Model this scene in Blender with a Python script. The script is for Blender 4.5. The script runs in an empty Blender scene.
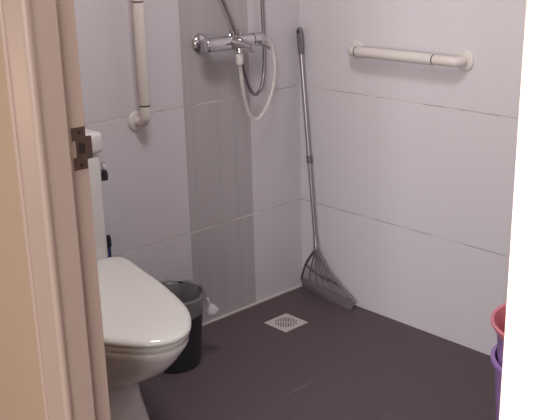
import bpy, bmesh, math, random
from mathutils import Vector, Matrix
random.seed(7)
SC = bpy.context.scene
COL = SC.collection
PI = math.pi

# ------------------------------------------------------------------ materials
def new_mat(name):
    m = bpy.data.materials.new(name); m.use_nodes = True
    nt = m.node_tree
    return m, nt, nt.nodes['Principled BSDF']

def lin(c):
    return tuple(((v/255)/12.92 if v/255 <= .04045 else ((v/255+.055)/1.055)**2.4) for v in c) + (1,)

def flat(name, rgb, rough=.5, metal=0., coat=0., noise=0., nscale=30., spec=.5, bump=0.):
    m, nt, b = new_mat(name)
    b.inputs['Roughness'].default_value = rough
    b.inputs['Metallic'].default_value = metal
    b.inputs['Coat Weight'].default_value = coat
    b.inputs['Specular IOR Level'].default_value = spec
    c = lin(rgb)
    b.inputs['Base Color'].default_value = c
    tc = nt.nodes.new('ShaderNodeTexCoord')
    nz = nt.nodes.new('ShaderNodeTexNoise'); nz.inputs['Scale'].default_value = nscale
    nz.inputs['Detail'].default_value = 4
    nt.links.new(tc.outputs['Object'], nz.inputs['Vector'])
    if noise > 0:
        mx = nt.nodes.new('ShaderNodeMix'); mx.data_type = 'RGBA'
        mx.inputs['A'].default_value = tuple(v*(1-noise) for v in c[:3])+(1,)
        mx.inputs['B'].default_value = tuple(min(1, v*(1+noise)) for v in c[:3])+(1,)
        nt.links.new(nz.outputs['Fac'], mx.inputs['Factor'])
        nt.links.new(mx.outputs['Result'], b.inputs['Base Color'])
    if bump > 0:
        bp = nt.nodes.new('ShaderNodeBump'); bp.inputs['Strength'].default_value = bump
        bp.inputs['Distance'].default_value = .002
        nt.links.new(nz.outputs['Fac'], bp.inputs['Height'])
        nt.links.new(bp.outputs['Normal'], b.inputs['Normal'])
    return m

def math_node(nt, op, a=None, b=None, c=None):
    n = nt.nodes.new('ShaderNodeMath'); n.operation = op
    for i, v in enumerate((a, b, c)):
        if v is None: continue
        if isinstance(v, (int, float)): n.inputs[i].default_value = v
        else: nt.links.new(v, n.inputs[i])
    return n.outputs[0]

def joint_mask(nt, coord, offset, pitch, half):
    """1 inside the joint, 0 on the tile, for joints at offset + k*pitch."""
    v = math_node(nt, 'SUBTRACT', coord, offset - pitch*40)
    v = math_node(nt, 'MODULO', v, pitch)
    d = math_node(nt, 'MINIMUM', v, math_node(nt, 'SUBTRACT', pitch, v))
    mr = nt.nodes.new('ShaderNodeMapRange')
    nt.links.new(d, mr.inputs['Value'])
    mr.inputs['From Min'].default_value = half*.6; mr.inputs['From Max'].default_value = half*1.2
    mr.inputs['To Min'].default_value = 1; mr.inputs['To Max'].default_value = 0
    return mr.outputs['Result']

def wall_tile(name, base, grout, h_axis, v_off, strip=None, strip_rgb=None, v_strength=.1, rough=.28):
    m, nt, b = new_mat(name)
    b.inputs['Roughness'].default_value = rough
    b.inputs['Specular IOR Level'].default_value = .35
    g = nt.nodes.new('ShaderNodeNewGeometry')
    s = nt.nodes.new('ShaderNodeSeparateXYZ'); nt.links.new(g.outputs['Position'], s.inputs[0])
    h = s.outputs[h_axis]; z = s.outputs['Z']
    jh = joint_mask(nt, z, .3673, .45, .0019)
    jv = joint_mask(nt, h, v_off, .2995, .0011)
    # faint upright veins
    tc = nt.nodes.new('ShaderNodeMapping'); nt.links.new(g.outputs['Position'], tc.inputs['Vector'])
    tc.inputs['Scale'].default_value = (38, 38, .35)
    nz = nt.nodes.new('ShaderNodeTexNoise'); nz.inputs['Scale'].default_value = 1.; nz.inputs['Detail'].default_value = 3
    nt.links.new(tc.outputs[0], nz.inputs['Vector'])
    def shade(rgb, amt):
        c = lin(rgb)
        mx = nt.nodes.new('ShaderNodeMix'); mx.data_type = 'RGBA'
        mx.inputs['A'].default_value = tuple(v*(1-amt) for v in c[:3])+(1,)
        mx.inputs['B'].default_value = tuple(min(1, v*(1+amt)) for v in c[:3])+(1,)
        nt.links.new(nz.outputs['Fac'], mx.inputs['Factor'])
        return mx.outputs['Result']
    colr = shade(base, .025)
    if strip:
        a = math_node(nt, 'GREATER_THAN', h, strip[0]); c = math_node(nt, 'LESS_THAN', h, strip[1])
        k = math_node(nt, 'MULTIPLY', a, c)
        mx = nt.nodes.new('ShaderNodeMix'); mx.data_type = 'RGBA'
        nt.links.new(k, mx.inputs['Factor']); nt.links.new(colr, mx.inputs['A']); nt.links.new(shade(strip_rgb, .10), mx.inputs['B'])
        colr = mx.outputs['Result']
    fac = math_node(nt, 'MAXIMUM', jh, math_node(nt, 'MULTIPLY', jv, v_strength))
    # the joint is dirtier here and there
    n2 = nt.nodes.new('ShaderNodeTexNoise'); n2.inputs['Scale'].default_value = 9
    nt.links.new(g.outputs['Position'], n2.inputs['Vector'])
    mxg = nt.nodes.new('ShaderNodeMix'); mxg.data_type = 'RGBA'
    mxg.inputs['A'].default_value = lin(grout[0]); mxg.inputs['B'].default_value = lin(grout[1])
    mr = nt.nodes.new('ShaderNodeMapRange'); mr.inputs['From Min'].default_value = .42; mr.inputs['From Max'].default_value = .58
    nt.links.new(n2.outputs['Fac'], mr.inputs['Value']); nt.links.new(mr.outputs[0], mxg.inputs['Factor'])
    mx = nt.nodes.new('ShaderNodeMix'); mx.data_type = 'RGBA'
    nt.links.new(fac, mx.inputs['Factor']); nt.links.new(colr, mx.inputs['A']); nt.links.new(mxg.outputs['Result'], mx.inputs['B'])
    nt.links.new(mx.outputs['Result'], b.inputs['Base Color'])
    bp = nt.nodes.new('ShaderNodeBump'); bp.invert = True
    bp.inputs['Strength'].default_value = .5; bp.inputs['Distance'].default_value = .0015
    nt.links.new(fac, bp.inputs['Height']); nt.links.new(bp.outputs['Normal'], b.inputs['Normal'])
    return m

def floor_tile(name, rgb, grout):
    m, nt, b = new_mat(name)
    b.inputs['Roughness'].default_value = .6
    b.inputs['Specular IOR Level'].default_value = .3
    g = nt.nodes.new('ShaderNodeNewGeometry')
    s = nt.nodes.new('ShaderNodeSeparateXYZ'); nt.links.new(g.outputs['Position'], s.inputs[0])
    jy = joint_mask(nt, s.outputs['Y'], -.2835, .30, .0014)
    jx = joint_mask(nt, s.outputs['X'], -.115, .30, .0012)
    n2 = nt.nodes.new('ShaderNodeTexNoise'); n2.inputs['Scale'].default_value = 4.5; n2.inputs['Detail'].default_value = 2
    nt.links.new(g.outputs['Position'], n2.inputs['Vector'])
    mr = nt.nodes.new('ShaderNodeMapRange'); mr.inputs['From Min'].default_value = .56; mr.inputs['From Max'].default_value = .72
    nt.links.new(n2.outputs['Fac'], mr.inputs['Value'])
    fac = math_node(nt, 'MULTIPLY', math_node(nt, 'MAXIMUM', jy, math_node(nt, 'MULTIPLY', jx, .35)), mr.outputs[0])
    fac = math_node(nt, 'MULTIPLY', fac, .6)
    c = lin(rgb)
    nz = nt.nodes.new('ShaderNodeTexNoise'); nz.inputs['Scale'].default_value = 60; nz.inputs['Detail'].default_value = 5
    nt.links.new(g.outputs['Position'], nz.inputs['Vector'])
    mx = nt.nodes.new('ShaderNodeMix'); mx.data_type = 'RGBA'
    mx.inputs['A'].default_value = tuple(v*.9 for v in c[:3])+(1,); mx.inputs['B'].default_value = tuple(v*1.1 for v in c[:3])+(1,)
    nt.links.new(nz.outputs['Fac'], mx.inputs['Factor'])
    m2 = nt.nodes.new('ShaderNodeMix'); m2.data_type = 'RGBA'
    nt.links.new(fac, m2.inputs['Factor']); nt.links.new(mx.outputs['Result'], m2.inputs['A']); m2.inputs['B'].default_value = lin(grout)
    nt.links.new(m2.outputs['Result'], b.inputs['Base Color'])
    return m

def translucent(name, rgb, opacity, rough=.35):
    m = flat(name, rgb, rough)
    nt = m.node_tree; b = nt.nodes['Principled BSDF']; out = nt.nodes['Material Output']
    t = nt.nodes.new('ShaderNodeBsdfTransparent'); mx = nt.nodes.new('ShaderNodeMixShader')
    mx.inputs[0].default_value = opacity
    nt.links.new(t.outputs[0], mx.inputs[1]); nt.links.new(b.outputs[0], mx.inputs[2]); nt.links.new(mx.outputs[0], out.inputs['Surface'])
    return m

def hose_metal(name):
    m, nt, b = new_mat(name)
    b.inputs['Metallic'].default_value = 1; b.inputs['Roughness'].default_value = .3
    b.inputs['Base Color'].default_value = lin((158, 150, 152))
    uv = nt.nodes.new('ShaderNodeUVMap')
    w = nt.nodes.new('ShaderNodeTexWave'); w.bands_direction = 'Y'; w.inputs['Scale'].default_value = 60
    nt.links.new(uv.outputs[0], w.inputs['Vector'])
    bp = nt.nodes.new('ShaderNodeBump'); bp.inputs['Strength'].default_value = .4; bp.inputs['Distance'].default_value = .001
    nt.links.new(w.outputs['Fac'], bp.inputs['Height']); nt.links.new(bp.outputs['Normal'], b.inputs['Normal'])
    return m

M = {}
M['tile_back'] = wall_tile('white_wall_tile_band', (205, 199, 203), ((216, 210, 208), (176, 168, 168)), 'X', -.2553,
                           (-.5548, -.2553), (176, 169, 171), .25)
M['tile_right'] = wall_tile('white_wall_tile', (211, 205, 209), ((208, 200, 202), (172, 162, 163)), 'Y', -.12, v_strength=.06)  # base lightened to stand in for stronger light on this wall
M['tile_plain'] = wall_tile('white_wall_tile_plain', (205, 199, 203), ((220, 214, 212), (196, 188, 188)), 'X', -.2553, v_strength=.1)
M['floor'] = floor_tile('dark_floor_tile', (93, 80, 84), (170, 158, 158))
M['hall_floor'] = flat('hall_floor', (150, 135, 120), .5, noise=.08)
M['ceiling'] = flat('ceiling_paint', (232, 230, 228), .8)
M['hall_paint'] = flat('tan_hall_paint', (186, 158, 134), .7, noise=.03, nscale=3)
M['frame'] = flat('cream_frame_paint', (190, 165, 151), .42, noise=.02, nscale=8)
M['ceramic'] = flat('white_ceramic', (214, 210, 207), .12, coat=.4)
M['seat_plastic'] = flat('white_seat_plastic', (214, 211, 207), .12)
M['cream_plastic'] = flat('cream_plastic', (211, 203, 198), .35)
M['joint'] = flat('dark_joint', (58, 50, 48), .6)
M['chrome'] = flat('chrome', (205, 203, 206), .06, metal=1)
M['steel'] = flat('brushed_steel', (178, 172, 175), .33, metal=.9)
M['hose'] = hose_metal('ribbed_metal_hose')
M['white_plastic'] = flat('white_hose_plastic', (222, 216, 214), .4)
M['clear_hose'] = translucent('milky_hose_plastic', (236, 230, 226), .42, .3)
M['black'] = flat('black_plastic', (30, 29, 31), .4)
M['blue'] = flat('dark_blue_hose', (50, 60, 108), .4)
M['bin'] = flat('charcoal_plastic', (44, 44, 50), .45)
M['liner'] = translucent('grey_bag_film', (158, 153, 156), .42, .22)
M['knot'] = translucent('white_bag_film', (222, 216, 221), .6, .3)
M['broom'] = flat('grey_broom_plastic', (112, 104, 109), .5)
M['broom_dark'] = flat('dark_grey_broom_plastic', (84, 77, 82), .5)
M['blade'] = translucent('grey_silicone', (120, 111, 116), .7, .45)
M['film'] = translucent('thin_grey_silicone', (150, 141, 145), .28, .45)
M['drain'] = flat('light_steel_grate', (214, 203, 204), .4, metal=.25)
M['slot'] = flat('drain_slot_dark', (92, 82, 82), .7)
M['brown_metal'] = flat('bronze_strike_metal', (104, 84, 74), .42, metal=.55, noise=.15, nscale=80)
M['brown_dark'] = flat('strike_recess', (48, 37, 32), .7)
M['purple'] = flat('purple_plastic', (160, 126, 186), .4)
M['pink'] = flat('pink_plastic', (222, 138, 150), .4)
M['seal'] = flat('white_sealant', (214, 206, 204), .5)
M['diffuser'] = flat('lamp_diffuser', (250, 250, 248), .5)
_b = M['diffuser'].node_tree.nodes['Principled BSDF']
_b.inputs['Emission Color'].default_value = (1, .97, .95, 1); _b.inputs['Emission Strength'].default_value = 3.0

# ------------------------------------------------------------------ mesh helpers
def obj(name, bm, mat, parent=None, smooth=True, angle=40, mats=None):
    bmesh.ops.recalc_face_normals(bm, faces=bm.faces)
    me = bpy.data.meshes.new(name); bm.to_mesh(me); bm.free()
    for m in (mats or [mat]): me.materials.append(m)
    if smooth:
        for p in me.polygons: p.use_smooth = True
        me.set_sharp_from_angle(angle=math.radians(angle))
    o = bpy.data.objects.new(name, me); COL.objects.link(o)
    if parent:
        o.parent = parent; o.matrix_parent_inverse = Matrix.Translation(-parent.location)
    return o

def thing(name, label, cat, loc=(0, 0, 0), group=None):
    o = bpy.data.objects.new(name, None); COL.objects.link(o); o.location = loc
    o.empty_display_size = .05
    o['label'] = label; o['category'] = cat
    if group: o['group'] = group
    return o

def tag(o, label, cat, group=None):
    o['label'] = label; o['category'] = cat
    if group: o['group'] = group
    return o

def struct(o, label=None, cat=None):
    o['kind'] = 'structure'
    if label: o['label'] = label
    if cat: o['category'] = cat
    return o

def box(bm, lo, hi, bevel=0, seg=2, rot=None):
    r = bmesh.ops.create_cube(bm, size=1)
    c = [(a+b)/2 for a, b in zip(lo, hi)]; s = [b-a for a, b in zip(lo, hi)]
    for v in r['verts']:
        v.co = Vector((v.co.x*s[0], v.co.y*s[1], v.co.z*s[2]))
    if bevel:
        es = {e for v in r['verts'] for e in v.link_edges}
        out = bmesh.ops.bevel(bm, geom=list(es), offset=bevel, segments=seg, profile=.5, affect='EDGES')
        vs = {v for f in out['faces'] for v in f.verts} | {v for v in r['verts'] if v.is_valid}
    else:
        vs = set(r['verts'])
    for v in vs:
        if rot: v.co = rot @ v.co
        v.co += Vector(c)
    return vs

def catmull(pts, n=8):
    P = [Vector(p) for p in pts]
    P = [P[0]*2-P[1]] + P + [P[-1]*2-P[-2]]
    out = []
    for i in range(1, len(P)-2):
        a, b, c, d = P[i-1:i+3]
        for k in range(n):
            t = k/n
            out.append(.5*((2*b)+(c-a)*t+(2*a-5*b+4*c-d)*t*t+(3*b-a-3*c+d)*t**3))
    out.append(P[-2])
    return out

def tube(bm, pts, r, seg=14, cap=True, round_caps=False):
    """r: number or list per point. Adds UVs (u around, v along in metres)."""
    pts = [Vector(p) for p in pts]
    R = r if isinstance(r, (list, tuple)) else [r]*len(pts)
    uvl = bm.loops.layers.uv.verify()
    t0 = (pts[1]-pts[0]).normalized()
    ref = Vector((0, 0, 1)) if abs(t0.z) < .9 else Vector((1, 0, 0))
    n = t0.cross(ref).normalized()
    rings = []; L = [0]
    for i, p in enumerate(pts):
        if i == 0: t = t0
        elif i == len(pts)-1: t = (pts[i]-pts[i-1]).normalized()
        else: t = ((pts[i+1]-pts[i]).normalized()+(pts[i]-pts[i-1]).normalized()).normalized()
        n = (n - t*n.dot(t)).normalized(); b = t.cross(n)
        rings.append([bm.verts.new(p+(n*math.cos(2*PI*k/seg)+b*math.sin(2*PI*k/seg))*R[i]) for k in range(seg)])
        if i: L.append(L[-1]+(p-pts[i-1]).length)
    for i in range(len(rings)-1):
        for k in range(seg):
            f = bm.faces.new((rings[i][k], rings[i][(k+1) % seg], rings[i+1][(k+1) % seg], rings[i+1][k]))
            for l, (u, v) in zip(f.loops, ((k, i), (k+1, i), (k+1, i+1), (k, i+1))):
                l[uvl].uv = (u/seg, L[v])
    if cap:
        bm.faces.new(rings[0][::-1]); bm.faces.new(rings[-1])
    return rings

def lathe(bm, prof, origin=(0, 0, 0), axis=(0, 0, 1), seg=40, close=False):
    """prof: (r, h) pairs along axis."""
    ax = Vector(axis).normalized()
    ref = Vector((0, 0, 1)) if abs(ax.z) < .9 else Vector((1, 0, 0))
    n = ax.cross(ref).normalized(); b = ax.cross(n); o = Vector(origin)
    rings = []
    for r, h in prof:
        if r < 1e-6: rings.append([bm.verts.new(o+ax*h)])
        else: rings.append([bm.verts.new(o+ax*h+(n*math.cos(2*PI*k/seg)+b*math.sin(2*PI*k/seg))*r) for k in range(seg)])
    for A, B in zip(rings, rings[1:]):
        for k in range(seg):
            k2 = (k+1) % seg
            if len(A) == 1 and len(B) == 1: continue
            if len(A) == 1: bm.faces.new((A[0], B[k2], B[k]))
            elif len(B) == 1: bm.faces.new((A[k], A[k2], B[0]))
            else: bm.faces.new((A[k], A[k2], B[k2], B[k]))
    return rings

def loft(bm, rings, cap0=True, cap1=True):
    R = [[bm.verts.new(p) for p in r] for r in rings]; n = len(R[0])
    for A, B in zip(R, R[1:]):
        for k in range(n):
            bm.faces.new((A[k], A[(k+1) % n], B[(k+1) % n], B[k]))
    if cap0: bm.faces.new(R[0][::-1])
    if cap1: bm.faces.new(R[-1])
    return R

def prism(bm, poly, z0, z1):
    """poly in XY, extruded along Z"""
    a = [bm.verts.new((x, y, z0)) for x, y in poly]; b = [bm.verts.new((x, y, z1)) for x, y in poly]
    n = len(poly)
    for k in range(n): bm.faces.new((a[k], a[(k+1) % n], b[(k+1) % n], b[k]))
    bm.faces.new(a[::-1]); bm.faces.new(b)

def boxes(name, mat, lst, **kw):
    bm = bmesh.new()
    for lo, hi in lst: box(bm, lo, hi)
    return obj(name, bm, mat, smooth=False, **kw)

# ------------------------------------------------------------------ room shell
CZ = 2.4
struct(boxes('floor', M['floor'], [((-1.6, -2.08, -.1), (.0, 0, 0))]), 'dark brown matt floor tiles of the wet bathroom', 'floor')
struct(boxes('wall_back', M['tile_back'], [((-1.5, 0, -.1), (.1, .1, CZ))]), 'white tiled wall with a darker upright tile band behind the toilet', 'wall')
struct(boxes('wall_right', M['tile_right'], [((0, -2.18, -.1), (.1, 0, CZ))]), 'white tiled wall carrying the horizontal grab bar', 'wall')
struct(boxes('wall_front', M['tile_plain'], [((-1.5, -2.18, -.1), (0, -2.08, CZ))]), 'white tiled wall opposite the shower', 'wall')
struct(boxes('ceiling', M['ceiling'], [((-1.59, -2.18, CZ), (.1, .1, CZ+.1))]), 'white ceiling of the bathroom', 'ceiling')
struct(boxes('wall_left', M['hall_paint'], [((-1.59, -.90, -.1), (-1.5, .9, CZ)), ((-1.59, -3.4, -.1), (-1.5, -1.955, CZ)),
                                            ((-1.59, -1.955, 2.06), (-1.5, -.90, CZ))]), 'tan painted wall that holds the doorway', 'wall')
struct(boxes('floor_hall', M['hall_floor'], [((-3.6, -3.4, -.1), (-1.6, .9, 0))]), 'hall floor outside the bathroom', 'floor')
# white sealant where the shower wall meets the floor
bm = bmesh.new(); prism(bm, [(-1.5, 0), (-1.5, -.006), (0, -.006), (0, 0)], 0, .006)
struct(obj('trim_1', bm, M['seal'], smooth=False), 'thin white sealant line along the foot of the shower wall', 'trim')

# door frame: rebated jambs with a beaded casing
def jamb_profile(y, s):
    """y: stop face; s=+1: wall lies towards +y"""
    def q(x, d): return (x, y+s*d)
    P = [q(-1.5, .05), q(-1.5, .017), q(-1.502, .015), q(-1.544, .015), q(-1.544, .0025), q(-1.5465, 0), q(-1.5915, 0)]
    for k in range(0, 9):                                    # bead
        a = -.35+k*(PI*.86)/8
        P.append((-1.6025-.0088*math.sin(a), y+s*(.0025-.0088*math.cos(a))))
    P += [q(-1.605, .014), q(-1.606, .076)]
    for k in range(0, 6):
        a = -.2+k*PI/6
        P.append((-1.6065-.005*math.sin(a), y+s*(.0805-.005*math.cos(a))))
    P += [q(-1.59, .084), q(-1.59, .05)]
    return P
door = bpy.data.objects.new('door_1', None); COL.objects.link(door); door.location = (-1.55, -1.43, 0)
struct(door, 'cream painted door frame around the bathroom doorway', 'door')
YL, YR = -.955, -1.9045
bm = bmesh.new(); prism(bm, jamb_profile(YL, 1), 0, 2.05); obj('jamb', bm, M['frame'], door, angle=28)
bm = bmesh.new(); prism(bm, jamb_profile(YR, -1), 0, 2.05); obj('jamb', bm, M['frame'], door, angle=28)
bm = bmesh.new(); box(bm, (-1.607, YR-.084, 2.05), (-1.5, YL+.084, 2.13), .004); obj('head', bm, M['frame'], door, angle=28)
# strike plate in the rebate
bm = bmesh.new()
yp = -.94
def plate_xz(poly, y0, y1):
    a = [bm.verts.new((x, y0, z)) for x, z in poly]; b = [bm.verts.new((x, y1, z)) for x, z in poly]
    n = len(poly)
    for k in range(n): bm.faces.new((a[k], a[(k+1) % n], b[(k+1) % n], b[k]))
    bm.faces.new(a[::-1]); bm.faces.new(b)
zc = 1.003
plate_xz([(-1.531, zc+.040), (-1.503, zc+.040), (-1.503, zc+.023), (-1.516, zc+.018), (-1.516, zc-.018), (-1.503, zc-.023), (-1.503, zc-.040), (-1.531, zc-.040),
          (-1.531, zc-.016), (-1.524, zc-.016), (-1.524, zc+.016), (-1.531, zc+.016)], yp-.0015, yp+.0005)
plate_xz([(-1.516, zc+.023), (-1.492, zc+.021), (-1.492, zc-.021), (-1.516, zc-.023), (-1.516, zc-.010), (-1.507, zc-.010), (-1.507, zc+.010), (-1.516, zc+.010)], yp-.0035, yp-.0012)
sp = obj('strike_plate', bm, M['brown_metal'], door, angle=28); sp['label'] = 'brown metal strike plate with a latch opening'
bm = bmesh.new(); box(bm, (-1.519, yp-.002, zc-.010), (-1.504, yp-.0006, zc+.010)); obj('latch_hole', bm, M['brown_dark'], sp, smooth=False)
for dz in (.031, -.031):
    bm = bmesh.new(); lathe(bm, [(.0042, 0), (.004, .0008), (.0022, .0014), (0, .0014)], (-1.516, yp-.0012, zc+dz), (0, -1, 0), 16)
    obj('screw', bm, M['brown_dark'], sp)

# ------------------------------------------------------------------ toilet
TX = -1.208
HW = [(-.186, 0), (-.186, .10), (-.188, .16), (-.194, .195), (-.207, .218), (-.235, .228), (-.29, .220), (-.35, .207), (-.47, .185),
      (-.595, .152), (-.67, .124), (-.728, .086), (-.765, .047), (-.778, .0)]
def toilet_outline(n=64):
    right = [Vector((w, y, 0)) for y, w in HW]
    full = right[:] + [Vector((-v.x, v.y, 0)) for v in right[-2:0:-1]]
    C = catmull(full+[full[0]], 6)[:-1]
    # resample evenly
    L = [0]
    m = len(C)
    for i in range(m): L.append(L[-1]+(C[(i+1) % m]-C[i]).length)
    out = []; j = 0
    for k in range(n):
        t = L[-1]*k/n
        while L[j+1] < t: j += 1
        f = (t-L[j])/(L[j+1]-L[j])
        out.append(C[j % m].lerp(C[(j+1) % m], f))
    return out
OUT = toilet_outline(72)
def ring_out(z, inset, yshift=0):
    """outline inset by a distance"""
    n = len(OUT); r = []
    for k in range(n):
        t = (OUT[(k+1) % n]-OUT[k-1]).normalized(); nrm = Vector((t.y, -t.x, 0))
        if nrm.dot(OUT[k]-Vector((0, -.42, 0))) < 0: nrm = -nrm
        p = OUT[k]-nrm*inset
        r.append((TX+p.x, p.y+yshift, z))
    return r
def ring_oval(z, w, y0, y1, p=2.4):
    r = []
    yc = (y0+y1)/2; h = abs(y1-y0)/2
    n = len(OUT)
    for k in range(n):
        o = OUT[k]; a = math.atan2((o.y+.42)/.30, o.x/.2)
        ca, sa = math.cos(a), math.sin(a)
        r.append((TX+w*math.copysign(abs(ca)**(2/p), ca), yc+h*math.copysign(abs(sa)**(2/p), sa), z))
    return r
def mixr(A, B, t): return [tuple(a*(1-t)+b*t for a, b in zip(p, q)) for p, q in zip(A, B)]
toilet = thing('toilet', 'white toilet with its lid down, standing against the tiled wall beside the door frame', 'toilet', (TX, -.4, 0))
bm = bmesh.new()
o1 = ring_oval(.29, .145, -.20, -.655)
rings = [ring_oval(0, .128, -.14, -.60), ring_oval(.012, .128, -.14, -.60), ring_oval(.03, .121, -.14, -.59), ring_oval(.09, .113, -.14, -.565), ring_oval(.16, .106, -.15, -.535),
         ring_oval(.215, .105, -.16, -.525), mixr(ring_oval(.25, .115, -.17, -.54), ring_out(.25, .08), .15), mixr(ring_oval(.285, .132, -.19, -.59), ring_out(.285, .065), .35),
         mixr(ring_oval(.325, .15, -.19, -.64), ring_out(.325, .060), .7), ring_out(.368, .038), ring_out(.397, .017), ring_out(.412, .008), ring_out(.418, .010), ring_out(.421, .016), ring_out(.421, .03)]
loft(bm, rings)
# ledge that carries the cistern
obj('bowl', bm, M['ceramic'], toilet, angle=60)
bm = bmesh.new(); box(bm, (TX-.15, -.235, .30), (TX+.15, -.012, .418), .03, 4); obj('cistern_ledge', bm, M['ceramic'], toilet)
bm = bmesh.new(); loft(bm, [ring_out(.4222, .010), ring_out(.424, .006), ring_out(.435, .004), ring_out(.438, .008), ring_out(.438, .03)]); obj('seat', bm, M['seat_plastic'], toilet, angle=60)
bm = bmesh.new(); LC = Vector((TX, -.42, 0))
def ring_sc(z, k): return [(LC.x+(p[0]-LC.x)*k, LC.y+(p[1]-LC.y)*k, z) for p in ring_out(z, 0)]
loft(bm, [ring_sc(.440, .96), ring_sc(.441, .985), ring_sc(.444, 1), ring_sc(.449, 1), ring_sc(.454, .988), ring_sc(.4585, .96), ring_sc(.461, .91), ring_sc(.463, .75), ring_sc(.4645, .4), ring_sc(.4648, .1)])
obj('lid', bm, M['seat_plastic'], toilet, angle=60)
for s in (-1, 1):
    bm = bmesh.new(); tube(bm, [(TX+s*.075-.022, -.222, .44), (TX+s*.075+.022, -.222, .44)], .011, 16); obj('hinge', bm, M['seat_plastic'], toilet)
CX0, CX1, CY0 = TX-.207, TX+.207, -.2
bm = bmesh.new(); box(bm, (CX0+.004, CY0+.006, .42), (CX1-.002, -.006, .782), .028, 5); cis = obj('cistern', bm, M['ceramic'], toilet)
bm = bmesh.new(); box(bm, (CX0-.001, CY0-.003, .776), (CX1-.001, -.004, .838), .014, 4); obj('cistern_lid', bm, M['ceramic'], toilet)
bm = bmesh.new(); lathe(bm, [(0, -.004), (.016, -.004), (.018, .002), (.018, .012), (.014, .02), (0, .021)], (CX1-.004, -.165, .724), (1, 0, 0), 28)
kn = obj('flush_lever', bm, M['chrome'], toilet); kn['label'] = 'chrome flush knob with a black lower end'
bm = bmesh.new(); tube(bm, [(CX1+.010, -.165, .716), (CX1+.012, -.166, .700), (CX1+.013, -.167, .684)], [.010, .0125, .010], 16)
kb = obj('lever_tip', bm, M['black'], kn); kb['label'] = 'black lever tip'
# dark blue supply hose beside the cistern
bm = bmesh.new()
tube(bm, catmull([(-.92, -.01, .30), (-.92, -.03, .30), (-.918, -.042, .325), (-.917, -.042, .375), (-.916, -.042, .435)], 6), .007, 12)
hs = obj('supply_hose', bm, M['blue'], toilet); hs['label'] = 'dark blue hose'
bm = bmesh.new(); tube(bm, [(-.916, -.042, .425), (-.916, -.042, .447), (-.916, -.042, .462)], [.0095, .0095, .007], 12); obj('hose_nut', bm, M['black'], hs)

# ------------------------------------------------------------------ grab bars
def grab_bar(name, label, a, b, out, ea, eb, r=.0168, fr=.033):
    """a, b: wall points of the two flanges; out: offset vector off the wall"""
    A, B, O = Vector(a), Vector(b), Vector(out); d = (B-A).normalized(); n = O.normalized(); L = O.length
    t = thing(name, label, 'grab bar', tuple((A+B)/2))
    k = .03
    def arc(P, s):
        c = P+n*(L-k)+d*s*k
        return [c+(-d*s)*k*math.cos(x)+n*k*math.sin(x) for x in [PI/2*i/8 for i in range(9)]]
    for P, s, e in ((A, 1, ea), (B, -1, eb)):
        bm = bmesh.new(); pts = [P+n*.002]+arc(P, s)+[P+n*L+d*s*e]
        tube(bm, pts, r, 24); obj('elbow', bm, M['cream_plastic'], t, angle=50)
        bm = bmesh.new(); lathe(bm, [(0, 0), (fr, 0), (fr, .004), (fr-.0015, .0065), (fr-.005, .008), (r+.003, .0095), (r*.8, .010)], P, n, 36); obj('wall_flange', bm, M['cream_plastic'], t)
        bm = bmesh.new(); tube(bm, [P+n*L+d*s*(e-.002), P+n*L+d*s*(e+.0045)], r*1.01, 24); obj('joint_ring', bm, M['joint'], t)
    bm = bmesh.new(); tube(bm, [A+n*L+d*(ea+.002), A+n*L+d*(ea+.006), B+n*L-d*(eb+.006), B+n*L-d*(eb+.002)], [r, r+.0012, r+.0012, r], 24); obj('grip', bm, M['cream_plastic'], t)
    return t
grab_bar('grab_bar', 'cream horizontal grab bar on the right wall, right of the broom', (0, -.284, .9745), (0, -.737, .9755), (-.045, 0, 0), .037, .088)
grab_bar('grab_bar', 'cream upright grab bar on the wall above the toilet, left of the shower tap', (-.748, 0, .800), (-.748, 0, 1.245), (0, -.052, 0), .056, .067)

# ------------------------------------------------------------------ shower tap
mz = 1.021
tap = thing('shower_mixer', 'chrome wall shower tap with spout and lever above the darker tile band', 'tap', (-.38, 0, mz))
for x in (-.475, -.325):
    bm = bmesh.new(); lathe(bm, [(0, 0), (.033, 0), (.033, .003), (.030, .009), (.022, .015), (.012, .018)], (x, 0, mz), (0, -1, 0), 32); obj('wall_flange', bm, M['chrome'], tap)
    bm = bmesh.new(); lathe(bm, [(.0125, .012), (.0125, .034), (.0165, .035), (.0165, .053), (.012, .054), (.012, .07)], (x, 0, mz), (0, -1, 0), 24); obj('union', bm, M['chrome'], tap)
yb = -.072
bm = bmesh.new(); lathe(bm, [(0, 0), (.020, 0), (.0225, .002), (.0235, .005), (.0235, .205), (.0225, .206)], (-.512, yb, mz), (1, 0, 0), 40); obj('body', bm, M['chrome'], tap)
bm = bmesh.new(); lathe(bm, [(.0215, 0), (.0215, .004)], (-.306, yb, mz), (1, 0, 0), 40); obj('cartridge_ring', bm, M['black'], tap)
bm = bmesh.new(); lathe(bm, [(.015, 0), (.0235, .0), (.0235, .042), (.021, .046), (0, .047)], (-.303, yb, mz), (1, 0, 0), 40); hd = obj('handle', bm, M['chrome'], tap)
bm = bmesh.new(); tube(bm, catmull([(-.284, yb-.016, mz-.004), (-.280, yb-.036, mz-.014), (-.273, yb-.066, mz-.029)], 6), [.007]*6+[.0055]*6+[.0045], 14); obj('lever', bm, M['chrome'], hd)
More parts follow.
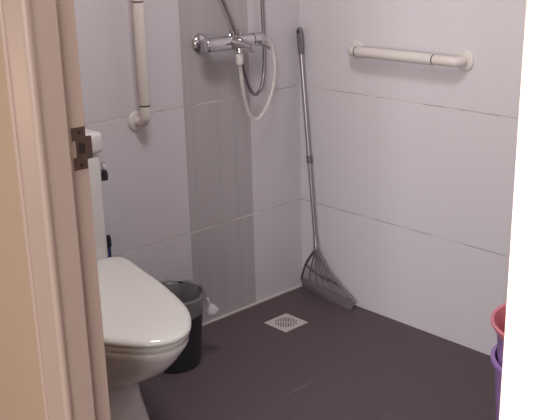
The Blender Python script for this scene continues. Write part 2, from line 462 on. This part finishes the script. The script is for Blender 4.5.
# spout and outlet
bm = bmesh.new()
loft(bm, [[(-.388+w*math.cos(a), y, z+h*math.sin(a)) for a in [2*PI*k/24 for k in range(24)]] for y, z, w, h in
          ((-.075, mz+.001, .031, .020), (-.095, mz+.001, .029, .018), (-.125, mz-.001, .023, .015), (-.155, mz-.006, .017, .012), (-.172, mz-.009, .016, .0115), (-.178, mz-.010, .013, .009))])
so = obj('spout', bm, M['chrome'], tap)
bm = bmesh.new(); lathe(bm, [(0, 0), (.011, 0), (.011, .012), (.0085, .013), (.0085, .006), (0, .006)], (-.388, -.164, mz-.012), (0, -.35, -1), 24); obj('aerator', bm, M['chrome'], so)
DX, DY = -.384, -.098
bm = bmesh.new(); lathe(bm, [(.005, 0), (.005, .015), (.0085, .016), (.0085, .032), (.006, .034), (0, .034)], (DX, DY, mz+.010), (0, 0, 1), 20); obj('diverter', bm, M['chrome'], tap)
bm = bmesh.new(); lathe(bm, [(.008, 0), (.010, .008), (.010, .024), (0, .025)], (DX, DY, mz-.012), (0, 0, -1), 20); obj('outlet', bm, M['chrome'], tap)
# hoses
bm = bmesh.new(); lathe(bm, [(0, 0), (.0125, 0), (.0130, .006), (.0130, .032), (.0105, .036), (0, .036)], (DX, DY, mz-.036), (0, 0, -1), 24)
wh = thing('shower_hose', 'white plastic hose hanging in a long loop under the chrome shower tap', 'hose', (DX, DY, mz-.036))
c = obj('hose_nut', bm, M['white_plastic'], wh)
bm = bmesh.new()
tube(bm, catmull([(DX, DY, mz-.066), (-.3789, -.095, .9297), (-.3758, -.095, .8951), (-.3642, -.092, .8383), (-.3466, -.088, .7865), (-.3287, -.085, .7586), (-.3057, -.08, .7454), (-.2771, -.075, .7491), (-.2425, -.07, .7755), (-.2174, -.068, .8148),
                  (-.195, -.062, .8562), (-.181, -.055, .9068), (-.176, -.045, .95), (-.182, -.043, .985), (-.20, -.0415, 1.008), (-.225, -.0415, 1.018), (-.25, -.0415, 1.016), (-.264, -.0415, 1.012)], 8), .0062, 14)
obj('hose', bm, M['clear_hose'], wh)
mh = thing('shower_hose', 'ribbed metal hose looping up behind the right end of the shower tap', 'hose', (DX, DY, mz-.06))
bm = bmesh.new()
tube(bm, catmull([(-.362, -.083, .966), (-.3577, -.085, .9531), (-.3393, -.075, .9056), (-.3185, -.068, .8641), (-.2936, -.06, .8352), (-.2658, -.05, .8266), (-.2385, -.042, .8434), (-.2185, -.035, .883), (-.2081, -.03, .9383),
                  (-.2017, -.024, 1.0076), (-.2023, -.022, 1.0772), (-.2047, -.022, 1.1461), (-.2093, -.025, 1.231), (-.2191, -.03, 1.36)], 8), .0066, 14)
obj('hose', bm, M['hose'], mh)
sh = thing('shower_hose', 'ribbed metal hose slanting up to the left behind the shower tap', 'hose', (-.37, -.03, mz))
bm = bmesh.new()
tube(bm, catmull([(-.331, -.030, 1.023), (-.3352, -.03, 1.0345), (-.3453, -.03, 1.0624), (-.3656, -.03, 1.1075), (-.3896, -.03, 1.1586), (-.4208, -.03, 1.2251), (-.4544, -.03, 1.3055), (-.47, -.03, 1.36)], 8), .0062, 14)
obj('hose', bm, M['hose'], sh)

# ------------------------------------------------------------------ broom
br = thing('broom', 'grey fan headed broom with a long pole leaning in the tiled corner', 'broom', (-.04, -.16, 0))
T = Vector((-.022, -.022, 1.036)); Ap = Vector((-.032, -.1113, .1896))
def bl(t): return T.lerp(Ap, t)
# grip: flattened, tapered, with a hang hole
bm = bmesh.new()
d = (Ap-T).normalized(); side = Vector((0, 1, 0)); side = (side-d*side.dot(d)).normalized(); nx = side.cross(d).normalized()
rg = []
for t, w, h in ((0, .006, .005), (.004, .0115, .007), (.012, .0145, .008), (.03, .0155, .0085), (.06, .0155, .009), (.10, .014, .0095), (.115, .0115, .0095)):
    p = bl(t); rg.append([tuple(p+side*w*math.cos(a)+nx*h*math.sin(a)) for a in [2*PI*k/20 for k in range(20)]])
loft(bm, rg); g = obj('grip', bm, M['broom'], br)
bm = bmesh.new(); p = bl(.018); lathe(bm, [(0, -.0095), (.006, -.0095), (.006, .0095), (0, .0095)], p, nx, 16); obj('hang_hole', bm, M['black'], g)
bm = bmesh.new(); tube(bm, [bl(.11), bl(.575)], .0095, 16); obj('upper_pole', bm, M['steel'], br)
bm = bmesh.new(); tube(bm, [bl(.56), bl(.565), bl(.59), bl(.595)], [.0105, .0118, .0118, .0105], 16); obj('collar', bm, M['broom'], br)
bm = bmesh.new(); tube(bm, [bl(.58), bl(.96)], .0082, 16); obj('lower_pole', bm, M['steel'], br)
bm = bmesh.new(); tube(bm, [bl(.93), bl(.94), bl(.98), bl(.995), bl(1.01)], [.0088, .0095, .0105, .0125, .009], 16); obj('socket', bm, M['steel'], br)
# fan
def fan(y, z, dx=0): return Vector((-.031+dx, y, z))
NB = 7
ends = [(-.0251, .0437), (-.066, .042), (-.108, .036), (-.152, .032), (-.198, .030), (-.250, .028), (-.3104, .0241)]
ctr = [(-.0514, .1152), (-.079, .108), (-.104, .103), (-.128, .100), (-.152, .100), (-.173, .102), (-.1902, .1069)]
for k in range(NB):
    bm = bmesh.new(); a = Ap+Vector((-.002, .009-k*.003, -.004))
    pts = catmull([a, fan(*ctr[k]), fan(*ends[k])], 8)
    r = .0046 if k in (0, NB-1) else .0029
    tube(bm, pts, [r*1.1]*8+[r]*9, 10); o = obj('rib', bm, M['broom_dark'] if k == 0 else M['broom'], br)
bm = bmesh.new(); tube(bm, catmull([fan(-.0525, .1133), fan(-.0979, .0939), fan(-.1519, .0816), fan(-.197, .0818), fan(-.2464, .0669)], 6), .0036, 10); obj('cross_band', bm, M['broom_dark'], br)
# thin sheet between the ribs
def sheet(name, top, bot, mat, th, n=24, par=br, bulge=0):
    bm = bmesh.new(); tp, bt = catmull(top, n), catmull(bot, n)
    m = min(len(tp), len(bt)); rows = []
    for j in range(5):
        f = j/4
        rows.append([tp[i].lerp(bt[i], f)+Vector((-bulge*math.sin(PI*f), 0, 0)) for i in range(m)])
    F = [[bm.verts.new(p) for p in r] for r in rows]; B = [[bm.verts.new(p+Vector((th, 0, 0))) for p in r] for r in rows]
    for G in (F, B):
        for j in range(4):
            for i in range(m-1): bm.faces.new((G[j][i], G[j][i+1], G[j+1][i+1], G[j+1][i]))
    for i in range(m-1):
        bm.faces.new((F[0][i], F[0][i+1], B[0][i+1], B[0][i])); bm.faces.new((F[4][i], F[4][i+1], B[4][i+1], B[4][i]))
    for j in range(4):
        bm.faces.new((F[j][0], F[j+1][0], B[j+1][0], B[j][0])); bm.faces.new((F[j][-1], F[j+1][-1], B[j+1][-1], B[j][-1]))
    return obj(name, bm, mat, par)
sheet('web', [fan(-.0525, .112), fan(-.0979, .093), fan(-.1519, .081), fan(-.197, .081), fan(-.2464, .066)],
      [fan(-.026, .042), fan(-.09, .036), fan(-.152, .03), fan(-.21, .028), fan(-.305, .024)], M['film'], .002)
sheet('blade', [fan(-.0222, .050), fan(-.078, .045), fan(-.1327, .036), fan(-.1863, .032), fan(-.2492, .033), fan(-.3155, .0285)],
      [Vector((-.022, -.026, .0005)), Vector((-.030, -.085, .0005)), Vector((-.037, -.145, .0005)), Vector((-.043, -.205, .0005)), Vector((-.048, -.26, .0005)), Vector((-.050, -.306, .0005))],
      M['blade'], .005, bulge=.003)

# ------------------------------------------------------------------ floor drain
DRX, DRY, dh = -.296, -.208, .0575
dr = thing('floor_drain', 'square light metal floor drain with a round slotted grate in the dark floor', 'drain', (DRX, DRY, 0))
bm = bmesh.new(); box(bm, (DRX-dh, DRY-dh, 0), (DRX+dh, DRY+dh, .003), .001, 1); obj('drain_cover', bm, M['drain'], dr, smooth=False)
rr = .041; R45 = Matrix.Rotation(math.radians(0), 3, 'Z')
diag = Vector((1, 1, 0)).normalized(); perp = Vector((1, -1, 0)).normalized()
for i in range(-4, 5):
    c = i*.0092
    L = math.sqrt(max(0, rr*rr-c*c))
    if L < .008: continue
    for s in (-1, 1):
        a, b = (.003, L) if L > .02 else (.002, L)
        bm = bmesh.new()
        pts = []
        for k in range(7):
            f = a+(b-a)*k/6
            p = Vector((DRX, DRY, .0032))+perp*(c+.0014*math.sin(f*260+i))+diag*s*f
            pts.append(p)
        w = .0020
        l = [bm.verts.new(p-perp*w) for p in pts]; r = [bm.verts.new(p+perp*w) for p in pts]
        l2 = [bm.verts.new(p-perp*w-Vector((0, 0, .0008))) for p in pts]; r2 = [bm.verts.new(p+perp*w-Vector((0, 0, .0008))) for p in pts]
        for q in range(6):
            bm.faces.new((l[q], r[q], r[q+1], l[q+1])); bm.faces.new((l[q], l[q+1], l2[q+1], l2[q])); bm.faces.new((r[q], r2[q], r2[q+1], r[q+1]))
        obj('slot', bm, M['slot'], dr, smooth=False)

# ------------------------------------------------------------------ waste bin + liner
BX, BY, BH = -.768, -.160, .25
wb = thing('waste_bin', 'small charcoal plastic waste bin on the floor between toilet and shower', 'bin', (BX, BY, 0))
bm = bmesh.new(); lathe(bm, [(0, 0), (.080, 0), (.084, .004), (.104, BH-.012), (.109, BH-.012), (.109, BH), (.102, BH), (.081, .008), (0, .008)], (BX, BY, 0), seg=48); obj('body', bm, M['bin'], wb)
ln = thing('bin_liner', 'crumpled grey translucent bag lining the small bin beside the toilet', 'bag', (BX, BY, .02))
bm = bmesh.new(); rings = []
prof = [(.112, BH-.052), (.1125, BH-.03), (.113, BH-.004), (.111, BH+.004), (.105, BH+.006), (.098, BH-.004), (.088, BH-.05), (.078, BH-.11), (.05, BH-.14)]
for j, (r, h) in enumerate(prof):
    ring = []
    for k in range(72):
        a = 2*PI*k/72
        wob = .0035*math.sin(7*a+j*.9)+.0025*math.sin(13*a+2+j*.5)+.0015*math.sin(23*a)
        if 0 < j < 5: wob = abs(wob)*.5
        if j == 0: wob = abs(wob)
        if j > 5: wob = -abs(wob)*2.6
        dz = .006*math.sin(5*a+1)+.004*math.sin(11*a) if j == 0 else (.003*math.sin(6*a)+.002*math.sin(11*a+j) if j > 2 else 0)
        ring.append((BX+(r+wob)*math.cos(a), BY+(r+wob)*math.sin(a), h+dz))
    rings.append(ring)
loft(bm, rings, cap0=False, cap1=True); obj('film', bm, M['liner'], ln, angle=180)
# knotted corner of the bag hanging outside the rim
kdir = Vector((.86, -.50, 0)).normalized(); kp = Vector((BX-.006, BY-.008, BH-.052))+kdir*.118
bm = bmesh.new()
tube(bm, catmull([kp+Vector((0, 0, .026)), kp+Vector((.002, -.002, .012)), kp+Vector((.008, -.004, -.004)), kp+Vector((.013, -.006, -.024)), kp+Vector((.014, -.007, -.038)), kp+Vector((.011, -.006, -.044))], 5),
     [.006]*5+[.005]*4+[.008, .012, .016, .019, .021, .022, .022, .021, .019, .017, .015, .013, .010, .007, .005, .003, .002], 12)
for v in bm.verts: v.co += Vector((random.uniform(-1, 1), random.uniform(-1, 1), random.uniform(-1, 1)))*.0014
obj('bag_knot', bm, M['knot'], ln)

# ------------------------------------------------------------------ bucket and pail
QX, QY = -.467, -1.3545
bk = thing('bucket', 'purple plastic bucket on the floor beside the right door jamb', 'bucket', (QX, QY, 0))
RH = .330
bm = bmesh.new(); lathe(bm, [(0, 0), (.112, 0), (.116, .004), (.138, RH-.016), (.147, RH-.016), (.149, RH-.013), (.149, RH-.002), (.147, RH), (.139, RH), (.136, RH-.01), (.112, .008), (0, .008)], (QX, QY, 0), seg=56)
obj('body', bm, M['purple'], bk)
for s in (-1, 1):
    bm = bmesh.new(); p = Vector((QX+.148*.8*s, QY+.148*.6*s, RH-.03)); box(bm, p-Vector((.012, .012, .016)), p+Vector((.012, .012, .014)), .004); obj('bail_lug', bm, M['purple'], bk)
pl = thing('pail', 'purple pail with a pink rim and inside, nested in the purple bucket', 'pail', (QX, QY, .03))
PH = .43
bm = bmesh.new(); lathe(bm, [(0, .02), (.098, .02), (.102, .026), (.132, RH), (.136, PH-.04), (.143, PH-.022)], (QX, QY, 0), seg=56)
ob = obj('body', bm, M['purple'], pl)
bm = bmesh.new(); lathe(bm, [(.143, PH-.024), (.150, PH-.012), (.154, PH-.006), (.155, PH), (.152, PH+.003), (.146, PH), (.138, PH-.02), (.130, PH-.06), (.112, .14), (.099, .03), (0, .03)], (QX, QY, 0), seg=56)
ri = obj('inner_rim', bm, M['pink'], pl); ri['label'] = 'pink rim and inside'

# ------------------------------------------------------------------ lights
def area(name, loc, rot, size, power, color=(1, 1, 1), shape='DISK'):
    l = bpy.data.lights.new(name, 'AREA'); l.shape = shape; l.size = size; l.energy = power; l.color = color
    o = bpy.data.objects.new(name, l); COL.objects.link(o); o.location = loc; o.rotation_euler = rot
    return o
LX, LY = -1.18, -1.0
cl = thing('ceiling_lamp', 'round white ceiling lamp of the bathroom', 'lamp', (LX, LY, CZ))
bm = bmesh.new(); lathe(bm, [(0, 0), (.27, 0), (.27, -.02), (.26, -.025)], (LX, LY, CZ), seg=40); obj('base', bm, M['cream_plastic'], cl)
bm = bmesh.new(); lathe(bm, [(.26, -.02), (.25, -.035), (.20, -.05), (0, -.055)], (LX, LY, CZ), seg=40); obj('diffuser', bm, M['diffuser'], cl)
area('ceiling_lamp_light', (LX, LY, CZ-.075), (0, 0, 0), .5, 15.5, (1, .99, .995))
# unseen spot, added only to push the right door jamb to white
sl = bpy.data.lights.new('jamb_fill_spot', 'SPOT'); sl.energy = 2000; sl.spot_size = math.radians(22); sl.spot_blend = .35; sl.shadow_soft_size = .04; sl.color = (1, .98, .96)
so_ = bpy.data.objects.new('jamb_fill_spot', sl); COL.objects.link(so_); so_.location = (-2.35, -2.35, 2.3)
so_.rotation_euler = (Vector((-1.605, -2.09, 1.10))-Vector(so_.location)).to_track_quat('-Z', 'Y').to_euler()
# large area light added beyond the doorway to brighten the right wall
wl = area('doorway_fill', (-5., -3.3, 1.4), (0, -PI/2, math.radians(12)), 1.7, 140, (1, .985, .99), 'RECTANGLE'); wl.data.size_y = 2.6
# warm fill added in the hall to tint the left casing and wall
area('hall_warm_fill', (-2.3, .3, .9), (math.radians(-80), 0, math.radians(-25)), .4, 3.2, (1, .66, .42))

w = bpy.data.worlds.new('hall_ambient'); SC.world = w; w.use_nodes = True
w.node_tree.nodes['Background'].inputs['Color'].default_value = (1, .93, .88, 1)
w.node_tree.nodes['Background'].inputs['Strength'].default_value = .3

# ------------------------------------------------------------------ camera
f, pit, yaw, roll = 877.079, .309943, .759734, -.020107
fw = Vector((math.sin(yaw)*math.cos(pit), math.cos(yaw)*math.cos(pit), -math.sin(pit)))
rt = Vector((math.cos(yaw), -math.sin(yaw), 0)); up = rt.cross(fw)
rt2 = rt*math.cos(roll)+up*math.sin(roll); up2 = up*math.cos(roll)-rt*math.sin(roll)
cam = bpy.data.cameras.new('camera'); cam.sensor_width = 36; cam.lens = f/560*36; cam.clip_start = .02
co = bpy.data.objects.new('camera', cam); COL.objects.link(co)
mw = Matrix((rt2, up2, -fw)).transposed().to_4x4(); mw.translation = Vector((-5.191765, -5.190763, 3.069333))*.45
co.matrix_world = mw
SC.camera = co
vs = SC.view_settings
vs.view_transform = 'Standard'; vs.look = 'None'; vs.exposure = 0; vs.gamma = 1; vs.use_curve_mapping = False
